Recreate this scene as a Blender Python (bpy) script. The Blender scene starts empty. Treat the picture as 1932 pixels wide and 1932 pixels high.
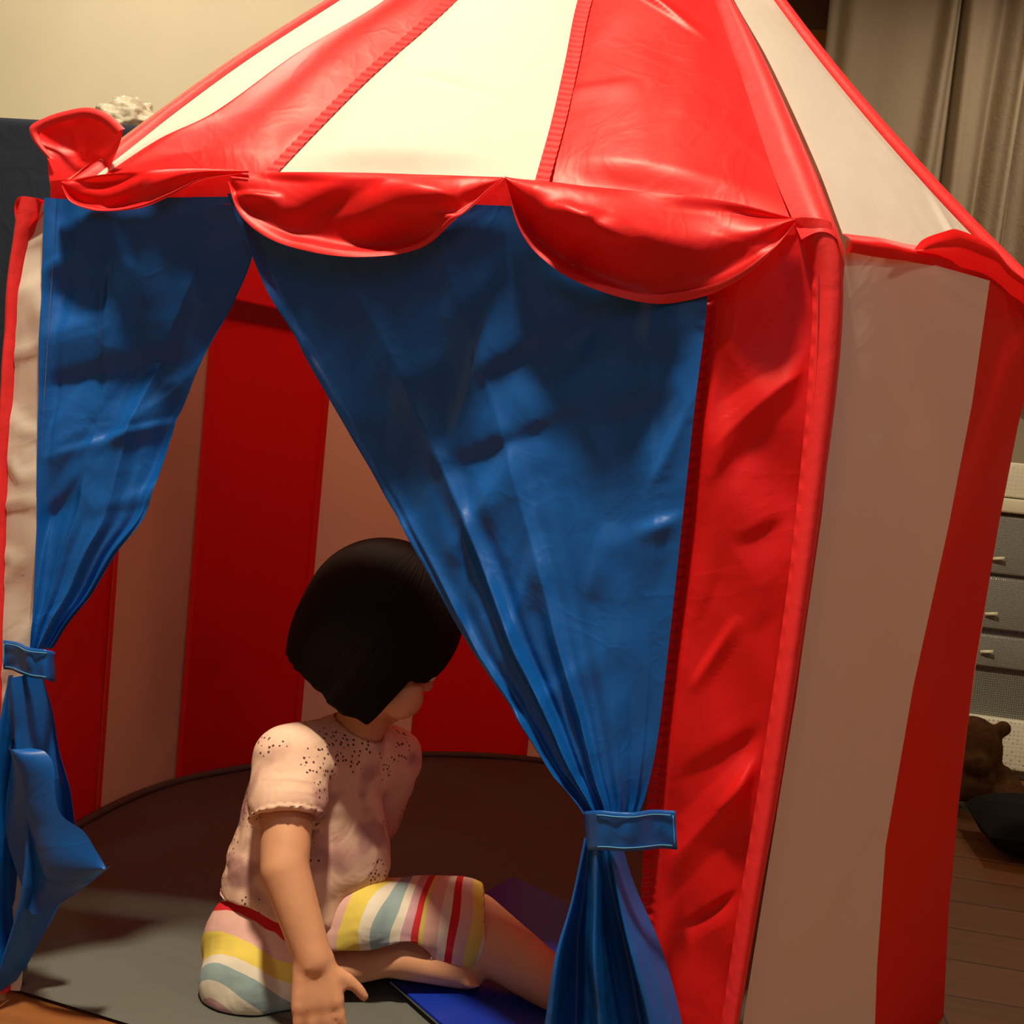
import bpy, bmesh, math, random
from mathutils import Vector, Matrix, noise
random.seed(3)
scn = bpy.context.scene
COL = scn.collection
S = 0.68                       # tent radius in metres
V = Vector

# ------------------------------------------------------------------ camera
F = 2215.0
CAM = V((.414, -2.340, .858)) * S
YAW, PIT, ROL = -.173, .042, .104
fw = V((math.sin(YAW)*math.cos(PIT), math.cos(YAW)*math.cos(PIT), -math.sin(PIT)))
rt = V((math.cos(YAW), -math.sin(YAW), 0)); up = rt.cross(fw)
c_, s_ = math.cos(ROL), math.sin(ROL)
rt, up = rt*c_ + up*s_, up*c_ - rt*s_
cam_d = bpy.data.cameras.new('camera'); cam = bpy.data.objects.new('camera', cam_d); COL.objects.link(cam)
M = Matrix.Identity(4)
for i in range(3):
    M[i][0], M[i][1], M[i][2], M[i][3] = rt[i], up[i], -fw[i], CAM[i]
cam.matrix_world = M
cam_d.sensor_width = 36; cam_d.lens = 36*F/1932; cam_d.clip_start = .02
scn.camera = cam
# ------------------------------------------------------------------ light
w = bpy.data.worlds.new('world'); scn.world = w; w.use_nodes = True
w.node_tree.nodes['Background'].inputs[0].default_value = (1, .8, .55, 1)
w.node_tree.nodes['Background'].inputs[1].default_value = .0
RY0_ = -2.6
def area(name, loc, size, power, col):
    d = bpy.data.lights.new(name, 'AREA'); d.shape = 'DISK'; d.size = size; d.energy = power; d.color = col
    o = bpy.data.objects.new(name, d); o.location = loc; COL.objects.link(o); return o
area('ceiling_lamp_light', (-.14, -1.01, 2.42), .16, 46, (1, .84, .58))
area('far_fill_light', (1.25, 1.95, 2.44), .3, 6.5, (1, .82, .62))  # added fill that brightens the drape and right background
area('wall_fill_light', (-1.25, .55, 2.40), .2, 9.5, (1, .87, .66))  # added fill for the left wall, also glowing through the tent cloth
area('side_fill_light', (1.75, -1.3, 2.40), .25, 7, (1, .80, .56))  # added warm fill for the tent's right face
wl = area('cool_fill_light', (.55, RY0_+.03, 1.5), 1.0, 1.6, (.62, .72, 1)); wl.rotation_euler = (math.pi/2, 0, 0)  # added cool fill from behind the camera, lifts the shadows
scn.view_settings.view_transform = 'Standard'; scn.view_settings.look = 'None'
scn.view_settings.gamma = 1; scn.view_settings.use_curve_mapping = False
scn.view_settings.exposure = .60
scn.cycles.max_bounces = 8

# ------------------------------------------------------------------ helpers
def tag(o, label=None, cat=None, group=None, kind=None):
    if label: o['label'] = label
    if cat: o['category'] = cat
    if group: o['group'] = group
    if kind: o['kind'] = kind
    return o
def empty(name, loc, label, cat, group=None):
    o = bpy.data.objects.new(name, None); o.location = loc; COL.objects.link(o); o.empty_display_size = .05
    return tag(o, label, cat, group)
def link(name, verts, faces, mats, parent=None, mi=None, smooth=True):
    me = bpy.data.meshes.new(name)
    me.from_pydata([tuple(v) for v in verts], [], faces)
    if not isinstance(mats, (list, tuple)): mats = [mats]
    for m in mats: me.materials.append(m)
    if mi: me.polygons.foreach_set('material_index', mi)
    me.polygons.foreach_set('use_smooth', [smooth]*len(me.polygons))
    me.update()
    o = bpy.data.objects.new(name, me); COL.objects.link(o)
    if parent:
        o.parent = parent; o.matrix_parent_inverse = Matrix.Identity(4)
        off = V((0, 0, 0)); p = parent
        while p: off += p.location; p = p.parent
        me.transform(Matrix.Translation(-off))
    return o
def ray(px, py):
    return fw + rt*((px-966)/F) - up*((py-966)/F)
def hit(px, py, p0, n):        # point of a plane seen under a direction
    d = ray(px, py); n = V(n); t = n.dot(V(p0)-CAM)/n.dot(d)
    return CAM + d*t
def on_y(px, py, y): return hit(px, py, (0, y, 0), (0, 1, 0))
def on_z(px, py, z=0): return hit(px, py, (0, 0, z), (0, 0, 1))
FY = -.785*S                   # the tent's front plane
H = 1.187*S                    # eave height
def front(px, py, off=0):
    return on_y(px, py, FY-off)
def rs(pts, n):                # smooth resample of a polyline to n+1 points
    pts = [V(p) for p in pts]
    if len(pts) == 1: return [pts[0].copy() for _ in range(n+1)]
    L = [0]
    for a, b in zip(pts, pts[1:]): L.append(L[-1]+max((b-a).length, 1e-9))
    out = []
    for i in range(n+1):
        d = L[-1]*i/n; k = 0
        while k < len(L)-2 and L[k+1] < d: k += 1
        t = (d-L[k])/(L[k+1]-L[k])
        p1, p2 = pts[k], pts[k+1]
        p0 = pts[k-1] if k else p1*2-p2
        p3 = pts[k+2] if k+2 < len(pts) else p2*2-p1
        l0, l1, l2 = (p1-p0).length, (p2-p1).length, (p3-p2).length
        m1 = (p2-p0)*(l1/max(l0+l1, 1e-9)); m2 = (p3-p1)*(l1/max(l1+l2, 1e-9))
        a = 2*t**3-3*t*t+1; b = t**3-2*t*t+t; c = -2*t**3+3*t*t; d_ = t**3-t*t
        out.append(p1*a+m1*b+p2*c+m2*d_)
    return out
def grid_faces(nu, nv, base=0, closed=False):
    fs = []
    for j in range(nv):
        for i in range(nu):
            a = base+j*(nu+1)+i
            fs.append((a, a+1, a+nu+2, a+nu+1))
    return fs
def sheet_v(A, B, nu, nv, disp=None, nrm=None):
    """ruled cloth between edge A (t along) and edge B; disp(s,t) moves along the normal"""
    a = rs(A, nv); b = rs(B, nv); vs = []
    for j in range(nv+1):
        for i in range(nu+1):
            s, t = i/nu, j/nv
            p = a[j].lerp(b[j], s)
            if disp:
                n = V(nrm) if nrm is not None else V((0, -1, 0))
                p = p + n.normalized()*disp(s, t, p)
            vs.append(p)
    return vs
def sheet(name, A, B, nu, nv, mat, parent, disp=None, nrm=None, thick=0):
    o = link(name, sheet_v(A, B, nu, nv, disp, nrm), grid_faces(nu, nv), mat, parent)
    if thick:
        m = o.modifiers.new('thickness', 'SOLIDIFY'); m.thickness = thick; m.offset = 0
    return o
def fr(pts, off=0):
    if callable(off): return [front(x, y, off(x, y)) for x, y in pts]
    return [front(x, y, off) for x, y in pts]
def nz(p, f, seed=0): return noise.noise(V((p[0]*f+seed*7.3, p[1]*f+seed*3.1, p[2]*f-seed*5.7)))
def ridge(p, f, seed=0):       # sharp creases
    return max(0, 1-abs(nz(p, f, seed))*5)
def creaser(seed, n, bx, L=(.04, .16), w=.005, amp=.004, ang=None):
    """straight fold lines of random place, length and direction; returns height at (u, v)"""
    R = random.Random(seed); sg = []
    for _ in range(n):
        cu, cv = R.uniform(bx[0], bx[1]), R.uniform(bx[2], bx[3]); l = R.uniform(*L)/2
        a = (ang[0]+R.uniform(-1, 1)*ang[1]) if ang else R.uniform(0, math.pi)
        sg.append((cu, cv, math.cos(a), math.sin(a), l, w*R.uniform(.5, 1.8), amp*R.uniform(.3, 1)*R.choice((1, 1, -1))))
    def f(u, v):
        h = 0
        for cu, cv, ca, sa, l, ww, am in sg:
            du, dv = u-cu, v-cv
            al = du*ca+dv*sa
            if abs(al) > l: continue
            ac = -du*sa+dv*ca
            if abs(ac) > ww*4: continue
            tp = 1-(al/l)**2
            h += am*tp*(math.exp(-(ac/ww)**2) if ac > 0 else math.exp(-(ac/(ww*2.5))**2))
        return h
    return f
def sm(a, b, x):
    t = min(1, max(0, (x-a)/(b-a))); return t*t*(3-2*t)

# ------------------------------------------------------------------ materials
def newmat(name):
    m = bpy.data.materials.new(name); m.use_nodes = True
    nt = m.node_tree; return m, nt, nt.nodes, nt.links, nt.nodes['Principled BSDF']
def cloth(name, col, rough=.5, trans=.3, crease=.25, spec=.4, fine=.15, scale=1.0, tcol=None):
    m, nt, N, L, bs = newmat(name)
    bs.inputs['Base Color'].default_value = (*col, 1); bs.inputs['Roughness'].default_value = rough
    bs.inputs['Specular IOR Level'].default_value = spec
    bs.inputs['Sheen Weight'].default_value = .0
    tc = N.new('ShaderNodeTexCoord'); mp = N.new('ShaderNodeMapping'); mp.inputs['Rotation'].default_value = (.5, .4, .7)
    L.new(tc.outputs['Object'], mp.inputs[0])
    n1 = N.new('ShaderNodeTexNoise'); n1.inputs['Scale'].default_value = 7*scale; n1.inputs['Detail'].default_value = 3; n1.inputs['Distortion'].default_value = 1.4
    L.new(mp.outputs[0], n1.inputs['Vector'])
    # narrow creases where the noise crosses its middle value
    s1 = N.new('ShaderNodeMath'); s1.operation = 'SUBTRACT'; s1.inputs[1].default_value = .5; L.new(n1.outputs[0], s1.inputs[0])
    ab = N.new('ShaderNodeMath'); ab.operation = 'ABSOLUTE'; L.new(s1.outputs[0], ab.inputs[0])
    mr = N.new('ShaderNodeMapRange'); mr.inputs[1].default_value = 0; mr.inputs[2].default_value = .05; mr.inputs[3].default_value = 1; mr.inputs[4].default_value = 0
    L.new(ab.outputs[0], mr.inputs[0])
    b1 = N.new('ShaderNodeBump'); b1.inputs['Strength'].default_value = crease; b1.inputs['Distance'].default_value = .004
    L.new(mr.outputs[0], b1.inputs['Height'])
    n2 = N.new('ShaderNodeTexNoise'); n2.inputs['Scale'].default_value = 22*scale; n2.inputs['Detail'].default_value = 4; n2.inputs['Distortion'].default_value = .8
    L.new(mp.outputs[0], n2.inputs['Vector'])
    b2 = N.new('ShaderNodeBump'); b2.inputs['Strength'].default_value = fine; b2.inputs['Distance'].default_value = .01
    L.new(n2.outputs[0], b2.inputs['Height']); L.new(b1.outputs[0], b2.inputs['Normal'])
    L.new(b2.outputs[0], bs.inputs['Normal'])
    if trans:
        tr = N.new('ShaderNodeBsdfTranslucent'); tr.inputs[0].default_value = (*(tcol or col), 1)
        mx = N.new('ShaderNodeMixShader'); mx.inputs[0].default_value = trans
        L.new(bs.outputs[0], mx.inputs[1]); L.new(tr.outputs[0], mx.inputs[2])
        L.new(mx.outputs[0], N['Material Output'].inputs[0])
    return m
def plain(name, col, rough=.6, spec=.4, nscale=0, namt=.0, bump=0, metal=0):
    m, nt, N, L, bs = newmat(name)
    bs.inputs['Base Color'].default_value = (*col, 1); bs.inputs['Roughness'].default_value = rough
    bs.inputs['Specular IOR Level'].default_value = spec; bs.inputs['Metallic'].default_value = metal
    if nscale:
        tc = N.new('ShaderNodeTexCoord'); n = N.new('ShaderNodeTexNoise'); n.inputs['Scale'].default_value = nscale; n.inputs['Detail'].default_value = 5
        L.new(tc.outputs['Object'], n.inputs['Vector'])
        if namt:
            r = N.new('ShaderNodeValToRGB'); e = r.color_ramp.elements
            e[0].position = .3; e[1].position = .7
            e[0].color = (*[c*(1-namt) for c in col], 1); e[1].color = (*[min(1, c*(1+namt)) for c in col], 1)
            L.new(n.outputs[0], r.inputs[0]); L.new(r.outputs[0], bs.inputs['Base Color'])
        if bump:
            b = N.new('ShaderNodeBump'); b.inputs['Strength'].default_value = bump; b.inputs['Distance'].default_value = .005
            L.new(n.outputs[0], b.inputs['Height']); L.new(b.outputs[0], bs.inputs['Normal'])
    return m
RED = cloth('red_nylon', (.82, .010, .012), .45, .26, .05, .38, .06)
REDB = cloth('red_binding_tape', (.84, .03, .035), .55, .08, .04, .35, .12)
WHITE = cloth('white_nylon', (.86, .82, .74), .6, .36, .05, .25, .05, tcol=(.85, .42, .32))  # translucent tint reddened to imitate red bounce light
BLUE = cloth('blue_satin', (.003, .098, .43), .38, .05, .06, .45, .10)
GREYF = cloth('grey_floor_cloth', (.115, .12, .11), .8, 0, .12, .2, .3)
NAVY = cloth('navy_upholstery', (.014, .020, .036), .85, 0, .1, .2, .4)
STITCH = plain('light_blue_thread', (.10, .35, .62), .6)
STITCHR = plain('dark_red_thread', (.35, .01, .015), .6)
WALLC = plain('cream_wall_paint', (.80, .73, .55), .9, .2, 3, .04)
CEIL = plain('ceiling_paint', (.42, .38, .30), .9, .2)  # unseen ceiling, toned down to cut bounce light
WALLD = plain('low_bounce_wall_paint', (.22, .17, .11), .9, .2)  # for the unseen walls, coloured darker to cut bounce light
BROWN = plain('brown_door_wood', (.20, .095, .035), .5, .4, 6, .25)
CURT = cloth('taupe_drape', (.42, .34, .24), .85, 0, .1, .2, .25)
SKIN = plain('skin', (.66, .33, .19), .5, .4, 40, .06)
HAIR = None
BOOKM = plain('blue_book_cover', (.006, .03, .36), .3, .5, 8, .05)
PAGE = plain('book_pages', (.55, .62, .6), .7)
def floor_mat():
    m, nt, N, L, bs = newmat('wood_floor')
    tc = N.new('ShaderNodeTexCoord'); mp = N.new('ShaderNodeMapping'); mp.inputs['Scale'].default_value = (1, 1, 1)
    L.new(tc.outputs['Object'], mp.inputs[0])
    br = N.new('ShaderNodeTexBrick'); br.inputs['Scale'].default_value = 1; br.inputs['Brick Width'].default_value = 1.2; br.inputs['Row Height'].default_value = .12
    br.inputs['Mortar Size'].default_value = .002; br.inputs['Color1'].default_value = (.36, .14, .045, 1); br.inputs['Color2'].default_value = (.30, .11, .034, 1); br.inputs['Mortar'].default_value = (.1, .04, .01, 1)
    L.new(mp.outputs[0], br.inputs['Vector'])
    n = N.new('ShaderNodeTexNoise'); n.inputs['Scale'].default_value = 4; mp2 = N.new('ShaderNodeMapping'); mp2.inputs['Scale'].default_value = (1, 14, 1)
    L.new(tc.outputs['Object'], mp2.inputs[0]); L.new(mp2.outputs[0], n.inputs['Vector'])
    mx = N.new('ShaderNodeMix'); mx.data_type = 'RGBA'; mx.blend_type = 'MULTIPLY'; mx.inputs[0].default_value = .5
    L.new(br.outputs[0], mx.inputs[6]); L.new(n.outputs[0], mx.inputs[7]); L.new(mx.outputs[2], bs.inputs['Base Color'])
    bs.inputs['Roughness'].default_value = .35
    return m
WOOD = floor_mat()

def box(name, lo, hi, mat, parent=None, bevel=0, seg=3):
    lo, hi = V(lo), V(hi)
    bm = bmesh.new(); bmesh.ops.create_cube(bm, size=1)
    for v in bm.verts: v.co = V([(lo[k]+hi[k])/2+v.co[k]*(hi[k]-lo[k]) for k in range(3)])
    if bevel: bmesh.ops.bevel(bm, geom=bm.edges[:], offset=bevel, segments=seg, affect='EDGES', profile=.5)
    me = bpy.data.meshes.new(name); bm.to_mesh(me); bm.free(); me.materials.append(mat)
    me.polygons.foreach_set('use_smooth', [bool(bevel)]*len(me.polygons))
    o = bpy.data.objects.new(name, me); COL.objects.link(o)
    if parent:
        o.parent = parent
        off = V((0, 0, 0)); p = parent
        while p: off += p.location; p = p.parent
        me.transform(Matrix.Translation(-off))
    return o
def tube(name, pts, r, mat, parent=None, n=10, steps=None):
    P = rs(pts, steps) if steps else [V(p) for p in pts]
    vs, fs = [], []
    for i, p in enumerate(P):
        d = (P[min(i+1, len(P)-1)]-P[max(i-1, 0)]).normalized()
        a = d.orthogonal().normalized() if abs(d.z) < .5 else d.cross(V((1, 0, 0))).normalized()
        if abs(d.z) < .5: a = d.cross(V((0, 0, 1))).normalized()
        b = d.cross(a)
        rr = r[i] if isinstance(r, list) else r
        for k in range(n):
            t = 2*math.pi*k/n; vs.append(p+(a*math.cos(t)+b*math.sin(t))*rr)
    for i in range(len(P)-1):
        for k in range(n):
            fs.append((i*n+k, i*n+(k+1) % n, (i+1)*n+(k+1) % n, (i+1)*n+k))
    fs.append(tuple(range(n))[::-1]); fs.append(tuple((len(P)-1)*n+k for k in range(n)))
    return link(name, vs, fs, mat, parent)

# ------------------------------------------------------------------ the room
def struct(o): o['kind'] = 'structure'; return o
RX0, RX1, RY0, RY1, RZ = -2.6, 2.3, -2.6, 3.0, 2.5
struct(box('floor', (RX0-.1, RY0-.1, -.1), (RX1+.1, RY1+.1, 0), WOOD))
struct(box('ceiling', (RX0-.1, RY0-.1, RZ), (RX1+.1, RY1+.1, RZ+.1), CEIL))
struct(box('wall_left', (RX0-.1, RY0, 0), (RX0, RY1, RZ), WALLC))
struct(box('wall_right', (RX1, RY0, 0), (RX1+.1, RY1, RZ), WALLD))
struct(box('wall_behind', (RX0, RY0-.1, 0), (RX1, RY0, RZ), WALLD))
struct(box('wall_back', (RX0, 1.3, 0), (.12, 1.42, RZ), WALLC))          # the nearer, brightly lit stretch
struct(box('wall_back_recess', (.0, RY1, 0), (RX1, RY1+.1, RZ), WALLC))
struct(box('wall_return', (.0, 1.42, 0), (.12, RY1, RZ), WALLC))

w1 = struct(empty('added_window_1', (.55, RY0, 1.5), None, None))  # unseen window, added only to go with the cool fill
GL = plain('added_window_glass', (.03, .05, .10), .05)
box('added_pane', (-.05, RY0, .95), (1.15, RY0+.012, 2.05), GL, w1)
for lo, hi in (((-.10, RY0, .9), (-.05, RY0+.03, 2.1)), ((1.15, RY0, .9), (1.2, RY0+.03, 2.1)), ((-.05, RY0, .9), (1.15, RY0+.03, .95)), ((-.05, RY0, 2.05), (1.15, RY0+.03, 2.1))):
    box('added_window_frame', lo, hi, CEIL, w1, .003)
# brown door at the end of the recess
dr = struct(empty('door_1', (.46, RY1-.03, 0), None, None))
box('door_leaf', (.16, RY1-.05, .0), (.62, RY1-.01, 2.47), BROWN, dr, .004)
box('door_frame', (.13, RY1-.07, 0), (.17, RY1, 2.49), BROWN, dr, .004)
box('door_panel', (.30, RY1-.06, 1.2), (.56, RY1-.05, 2.30), plain('amber_panel', (.45, .22, .05), .5, .4, 5, .15), dr, .004)

# drape
def drape():
    x0, x1, n = .50, RX1-.05, 420
    vs = []
    nv = 12
    for j in range(nv+1):
        t = j/nv
        for i in range(n+1):
            s = i/n; x = x0+(x1-x0)*s
            ph = x*38+2.2*math.sin(x*5.1)+1.3*math.sin(x*11.7+1)
            a = .042*(1+.5*math.sin(x*4.3+2))
            y = 2.72+a*math.sin(ph+.5*math.sin(t*3))+.014*math.sin(ph*2.3+t)+.02*math.sin(x*9)
            vs.append(V((x+.035*(1-t)*math.sin(ph*.5)-.02*t, y, 2.46-t*1.40)))
    return link('window_curtain', vs, grid_faces(n, nv), CURT)
cr = tag(drape(), 'long grey-brown pleated drape hanging at upper right behind the tent', 'curtain')
cr.modifiers.new('thickness', 'SOLIDIFY').thickness = .004
tag(tube('curtain_rod', [(.45, 2.74, 2.47), (RX1-.02, 2.74, 2.47)], .012, BROWN), 'dark rod carrying the grey-brown drape near the ceiling', 'curtain rod')

# ------------------------------------------------------------------ the tent
tent = empty('play_tent', (0, 0, 0), 'red and white striped circus play tent with blue door curtains', 'tent')
def part(name, *a, **k): return link(name, *a, **k)
RBASE = 1.0
# ground plan of the wall (units of S): seam points going round from the right front corner, with the colour of the strip after each
plan = [(.520, -.770, 'W'), (.77, -.56, 'R'), (.92, -.27, 'W'), (.90, .11, 'R'), (.89, .49, 'W'), (.66, .79, 'R'), (.32, .97, 'W'),
        (-.06, 1.0, 'R'), (-.36, .86, 'W'), (-.62, .62, 'R'), (-.80, .30, 'W'), (-.84, .0, 'R'), (-.80, -.33, 'W'), (-.54, -.776, None)]
# flare of each wall towards the eave, as (height fraction, scale)
def wall_pt(k, f):
    x, y, _ = plan[k]
    zz = f*H
    p = V((x, y, 0))*S
    if k == 0:                                  # right front corner leans out a little
        p.x += ip([(-.004, 0), (.001, .15), (.009, .3), (.020, .5), (.026, .7), (.024, .85), (.017, 1)], f)*S
    elif k == 1:
        g = [(-.040, 0), (-.054, .15), (-.062, .3), (-.050, .5), (-.028, .7), (-.016, .85), (-.012, 1)]
        p.x += ip(g, f)*S
    elif k == 2:
        g = [(-.038, 0), (-.050, .15), (-.055, .3), (-.056, .5), (-.046, .7), (-.034, .85), (-.012, 1)]
        p.x += ip(g, f)*S
    else:
        p *= 1+.03*f
    p.z = zz
    return p
def ip(g, f):
    for (v0, f0), (v1, f1) in zip(g, g[1:]):
        if f <= f1: return v0+(v1-v0)*sm(f0, f1, f) if False else v0+(v1-v0)*(f-f0)/(f1-f0)
    return g[-1][0]
def wall_cloth(name, ks, label=None):
    vs, fs, mi = [], [], []
    nu, nv = 20, 90
    cr = creaser(ks[0]+50, 60, (-1.2, 1.2, 0, .85), (.08, .35), .006, .004, (1.0, .7))
    for k in ks:
        base = len(vs)
        a, b = k, k+1
        for j in range(nv+1):
            f = 1-j/nv
            pa, pb = wall_pt(a, f), wall_pt(b, f)
            n = (pb-pa).cross(V((0, 0, 1))).normalized()   # outward
            for i in range(nu+1):
                s = i/nu
                p = pa.lerp(pb, s)
                d = .012*S*math.sin(math.pi*s) * (.6+.4*math.sin(f*5+k)) * (1 if k > 2 else .0)
                e = math.sin(math.pi*s)**.6
                q = V((p.x*1.0+p.z*.6, p.y, p.z*.8))
                d += e*(.010*nz(q, 5, k)+cr(p.x+p.y, p.z)) * (1.0 if k > 1 else .5)
                vs.append(p+n*d)
        fs += grid_faces(nu, nv, base); mi += [0 if plan[k][2] == 'R' else 1]*(nu*nv)
    o = link(name, vs, fs, [RED, WHITE], tent, mi)
    return o
wall_cloth('wall_panel', [0, 1])
wall_cloth('wall_panel', [2, 3, 4])
wall_cloth('wall_panel', [5, 6])
wall_cloth('wall_panel', [7, 8, 9])
wall_cloth('wall_panel', [10, 11, 12])
# inner seam tapes of the wall strips
for k in range(7, 13):
    A = [wall_pt(k, f) for f in (0.0, .25, .5, .75, 1)]
    A = [a-V((a.x, a.y, 0)).normalized()*.004 for a in A]
    d = (wall_pt(k+1, 0)-wall_pt(k-1, 0)).normalized()*.006
    sheet('seam_tape', [a-d for a in A], [a+d for a in A], 2, 40, REDB, tent)

# floor cloth
fl = [V((wall_pt(k, 0).x, wall_pt(k, 0).y, 0))*.995 for k in range(len(plan))]
fl = fl + [V((-.30, -.81, 0))*S, V((0, -.82, 0))*S, V((.3, -.81, 0))*S]
def floor_cloth():
    rim = []
    n = len(fl)
    for i in range(n):
        a, b = fl[i], fl[(i+1) % n]
        for k in range(8):
            rim.append(a.lerp(b, k/8))
    vs, fs = [V((0, 0, .006))], []
    R = 24; m = len(rim)
    for r in range(1, R+1):
        for p in rim:
            q = p*(r/R); e = r/R
            h = .006+.0025*nz(q, 9)+.0015*nz(q, 22)
            q = V((q.x, q.y, max(.003, h)))
            if r == R: q.z = .004
            vs.append(q)
    for k in range(m): fs.append((0, 1+k, 1+(k+1) % m))
    for r in range(R-1):
        for k in range(m):
            a = 1+r*m+k; b = 1+r*m+(k+1) % m
            fs.append((a, a+m, b+m, b))
    return link('floor_cloth', vs, fs, GREYF, tent)
floor_cloth()
loop = [p*.985+V((0, 0, .009)) for p in fl[3:14]]
tube('floor_piping', loop, .006, GREYF, tent, 8, 120)

# ---- front wall: strips left and right of the doorway, header strip over it
def fold(a1, f1, seed, a2=.002, f2=20):
    return lambda s, t, p: a1*nz(V((p.x*1.3+p.z*.7, 0, p.z*.8)), f1, seed)+a2*ridge(V((p.x-p.z*.5, 0, p.z)), f2, seed+1)
vsw = sheet_v(fr([(62, 395), (45, 500), (32, 650), (20, 800), (8, 1100), (4, 1250), (2, 1450), (0, 1700), (22, 1868)]),
              fr([(92, 378), (85, 500), (80, 650), (74, 900), (70, 1180), (62, 1290), (55, 1450), (45, 1700), (40, 1868)]), 8, 120, fold(.006, 12, 2, .003, 18))
link('door_side_strip', vsw, grid_faces(8, 120), WHITE, tent)['label'] = 'narrow white strip left of the doorway'
# left corner binding
sheet('corner_binding', fr([(35, 372), (26, 440), (10, 600), (2, 800), (-8, 1050), (-14, 1300), (-16, 1600), (6, 1870)]),
      fr([(92, 378), (46, 500), (33, 650), (21, 800), (9, 1100), (4, 1300), (1, 1600), (22, 1868)]), 8, 90, REDB, tent,
      lambda s, t, p: .012*math.sin(math.pi*s)-.006*s+.002*nz(p, 25))
# right red strip
Lr = [(1308, 470), (1320, 560), (1298, 760), (1275, 980), (1250, 1200), (1228, 1420), (1212, 1600), (1205, 1760), (1195, 2110)]
Rr = [(1535, 440), (1535, 560), (1528, 700), (1500, 1000), (1468, 1250), (1432, 1500), (1398, 1700), (1365, 1932), (1335, 2110)]
crS = creaser(77, 26, (.2, .42, 0, .8), (.05, .16), .006, .006, (.9, .3))
def rdisp(s, t, p):
    d = .008*nz(V((p.x*1.6+p.z, 0, p.z*1.0)), 9, 5)+(.006*ridge(V((p.x*1.0-p.z*.8, 0, p.z*.5)), 7, 2)+crS(p.x, p.z))*sm(.2, .35, s)*sm(1, .8, s)
    d += -.016*(1-sm(.10, .20, s))+.0012*math.sin(t*520+4*nz(p, 20))*(1-sm(.10, .17, s))
    return d
sheet('door_side_strip', fr(Lr), fr(Rr), 40, 700, RED, tent, rdisp)['label'] = 'broad red strip right of the doorway'
# right corner binding, wrapped round the pole
Bi = [(1496, 412), (1530, 520), (1526, 700), (1498, 1000), (1466, 1250), (1428, 1500), (1395, 1700), (1360, 1932), (1330, 2120)]
Bo = [(1588, 428), (1602, 500), (1592, 700), (1552, 1000), (1515, 1250), (1476, 1500), (1440, 1700), (1400, 1932), (1365, 2120)]
def bd(s, t, p): return .016*math.sin(math.pi*min(1, s*1.0))**.8-.03*sm(.72, 1, s)+.0012*math.sin(t*260)*(s < .1)
sheet('corner_binding', fr(Bi, .002), fr(Bo, .002), 24, 200, REDB, tent, bd)
sheet('binding_stitching', fr([(x+14, y) for x, y in Bi[1:]], .0125), fr([(x+16, y) for x, y in Bi[1:]], .0125), 1, 60, STITCHR, tent)
# header
sheet('door_header', fr([(95, 341), (300, 328), (480, 326), (960, 336), (1300, 380), (1540, 420)], .0),
      fr([(95, 382), (300, 378), (430, 386), (700, 400), (960, 412), (1300, 470), (1540, 520)], -.004), 6, 80, RED, tent)

# poles
def pole(pts): tube('pole', pts, .006, plain('white_pole', (.7, .68, .6), .4), tent, 10)
pole([V((.505, -.755, 0))*S, V((.500, -.745, H/S))*S])
pole([V((-.556, -.748, 0))*S, V((-.572, -.745, H/S))*S])
for k in (4,):
    pole([wall_pt(k, 0)*.975, wall_pt(k, .99)*.965+V((0, 0, .03))])

# ---- roof
APX = V((.10, 0, 2.134))*S
rn = V((0, -1.206, 1)).normalized()*-1
RP0 = V((0, FY, H)); RN = V((0, 1.206, -1))      # z = H + 1.206 (y-FY)
def roof(px, py, off=0):
    n = V((0, -1.206, 1)).normalized()
    return hit(px, py, RP0+n*off, RN)
n_roof = V((0, -1.206, 1)).normalized()
def rwr(amp, seed, puff=.01):
    cr = creaser(seed, 46, (-.8, .8, .75, 1.6), (.05, .30), .006, amp*.9)
    def f(s, t, p):
        e = math.sin(math.pi*s)**.6*sm(0, .05, t)
        q = V((p.x*1.0, p.y*.6, p.z*.5))
        return e*(puff*math.sin(math.pi*s)**.5+amp*(1.0*nz(q, 6, seed)+.15*nz(q, 28, seed))+cr(p.x+p.y*.3, p.z))
    return f
top = lambda x: [(x, -330)]
r_lo = [(118, 345), (150, 322), (240, 252), (430, 115), (612, 0), (1150, -335)]
r_a = [(150, 350), (185, 328), (330, 212), (470, 110), (640, 0), (1158, -335)]
r_b = [(160, 352), (190, 334), (300, 262), (400, 214), (560, 100), (725, 0), (1166, -335)]
r_c = [(515, 334), (600, 245), (700, 145), (862, 0), (1178, -335)]
r_d = [(1008, 345), (1040, 230), (1065, 120), (1090, 0), (1196, -335)]
r_e = [(1498, 420), (1460, 330), (1400, 150), (1345, 0), (1208, -335)]
r_f = [(1590, 442), (1540, 310), (1450, 115), (1385, 0), (1216, -335)]
def rf(l, off=0): return [roof(x, y, off) for x, y in l]
def multi(name, strips, parent):
    vs, fs, mi, mats = [], [], [], []
    for A, B, nu, nv, mat, disp, nrm in strips:
        b = len(vs); vs += sheet_v(A, B, nu, nv, disp, nrm); fs += grid_faces(nu, nv, b)
        if mat not in mats: mats.append(mat)
        mi += [mats.index(mat)]*(nu*nv)
    return link(name, vs, fs, mats, parent, mi)
multi('roof_panel', [
    (rf(r_a), rf(r_b), 10, 110, WHITE, rwr(.002, 1, .002), n_roof),
    (rf(r_b), rf(r_c), 90, 200, RED, rwr(.007, 2), n_roof),
    (rf(r_c), rf(r_d), 110, 200, WHITE, rwr(.006, 3, .014), n_roof),
    (rf(r_d), rf(r_e), 110, 200, RED, rwr(.008, 4, .012), n_roof)], tent)
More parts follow.
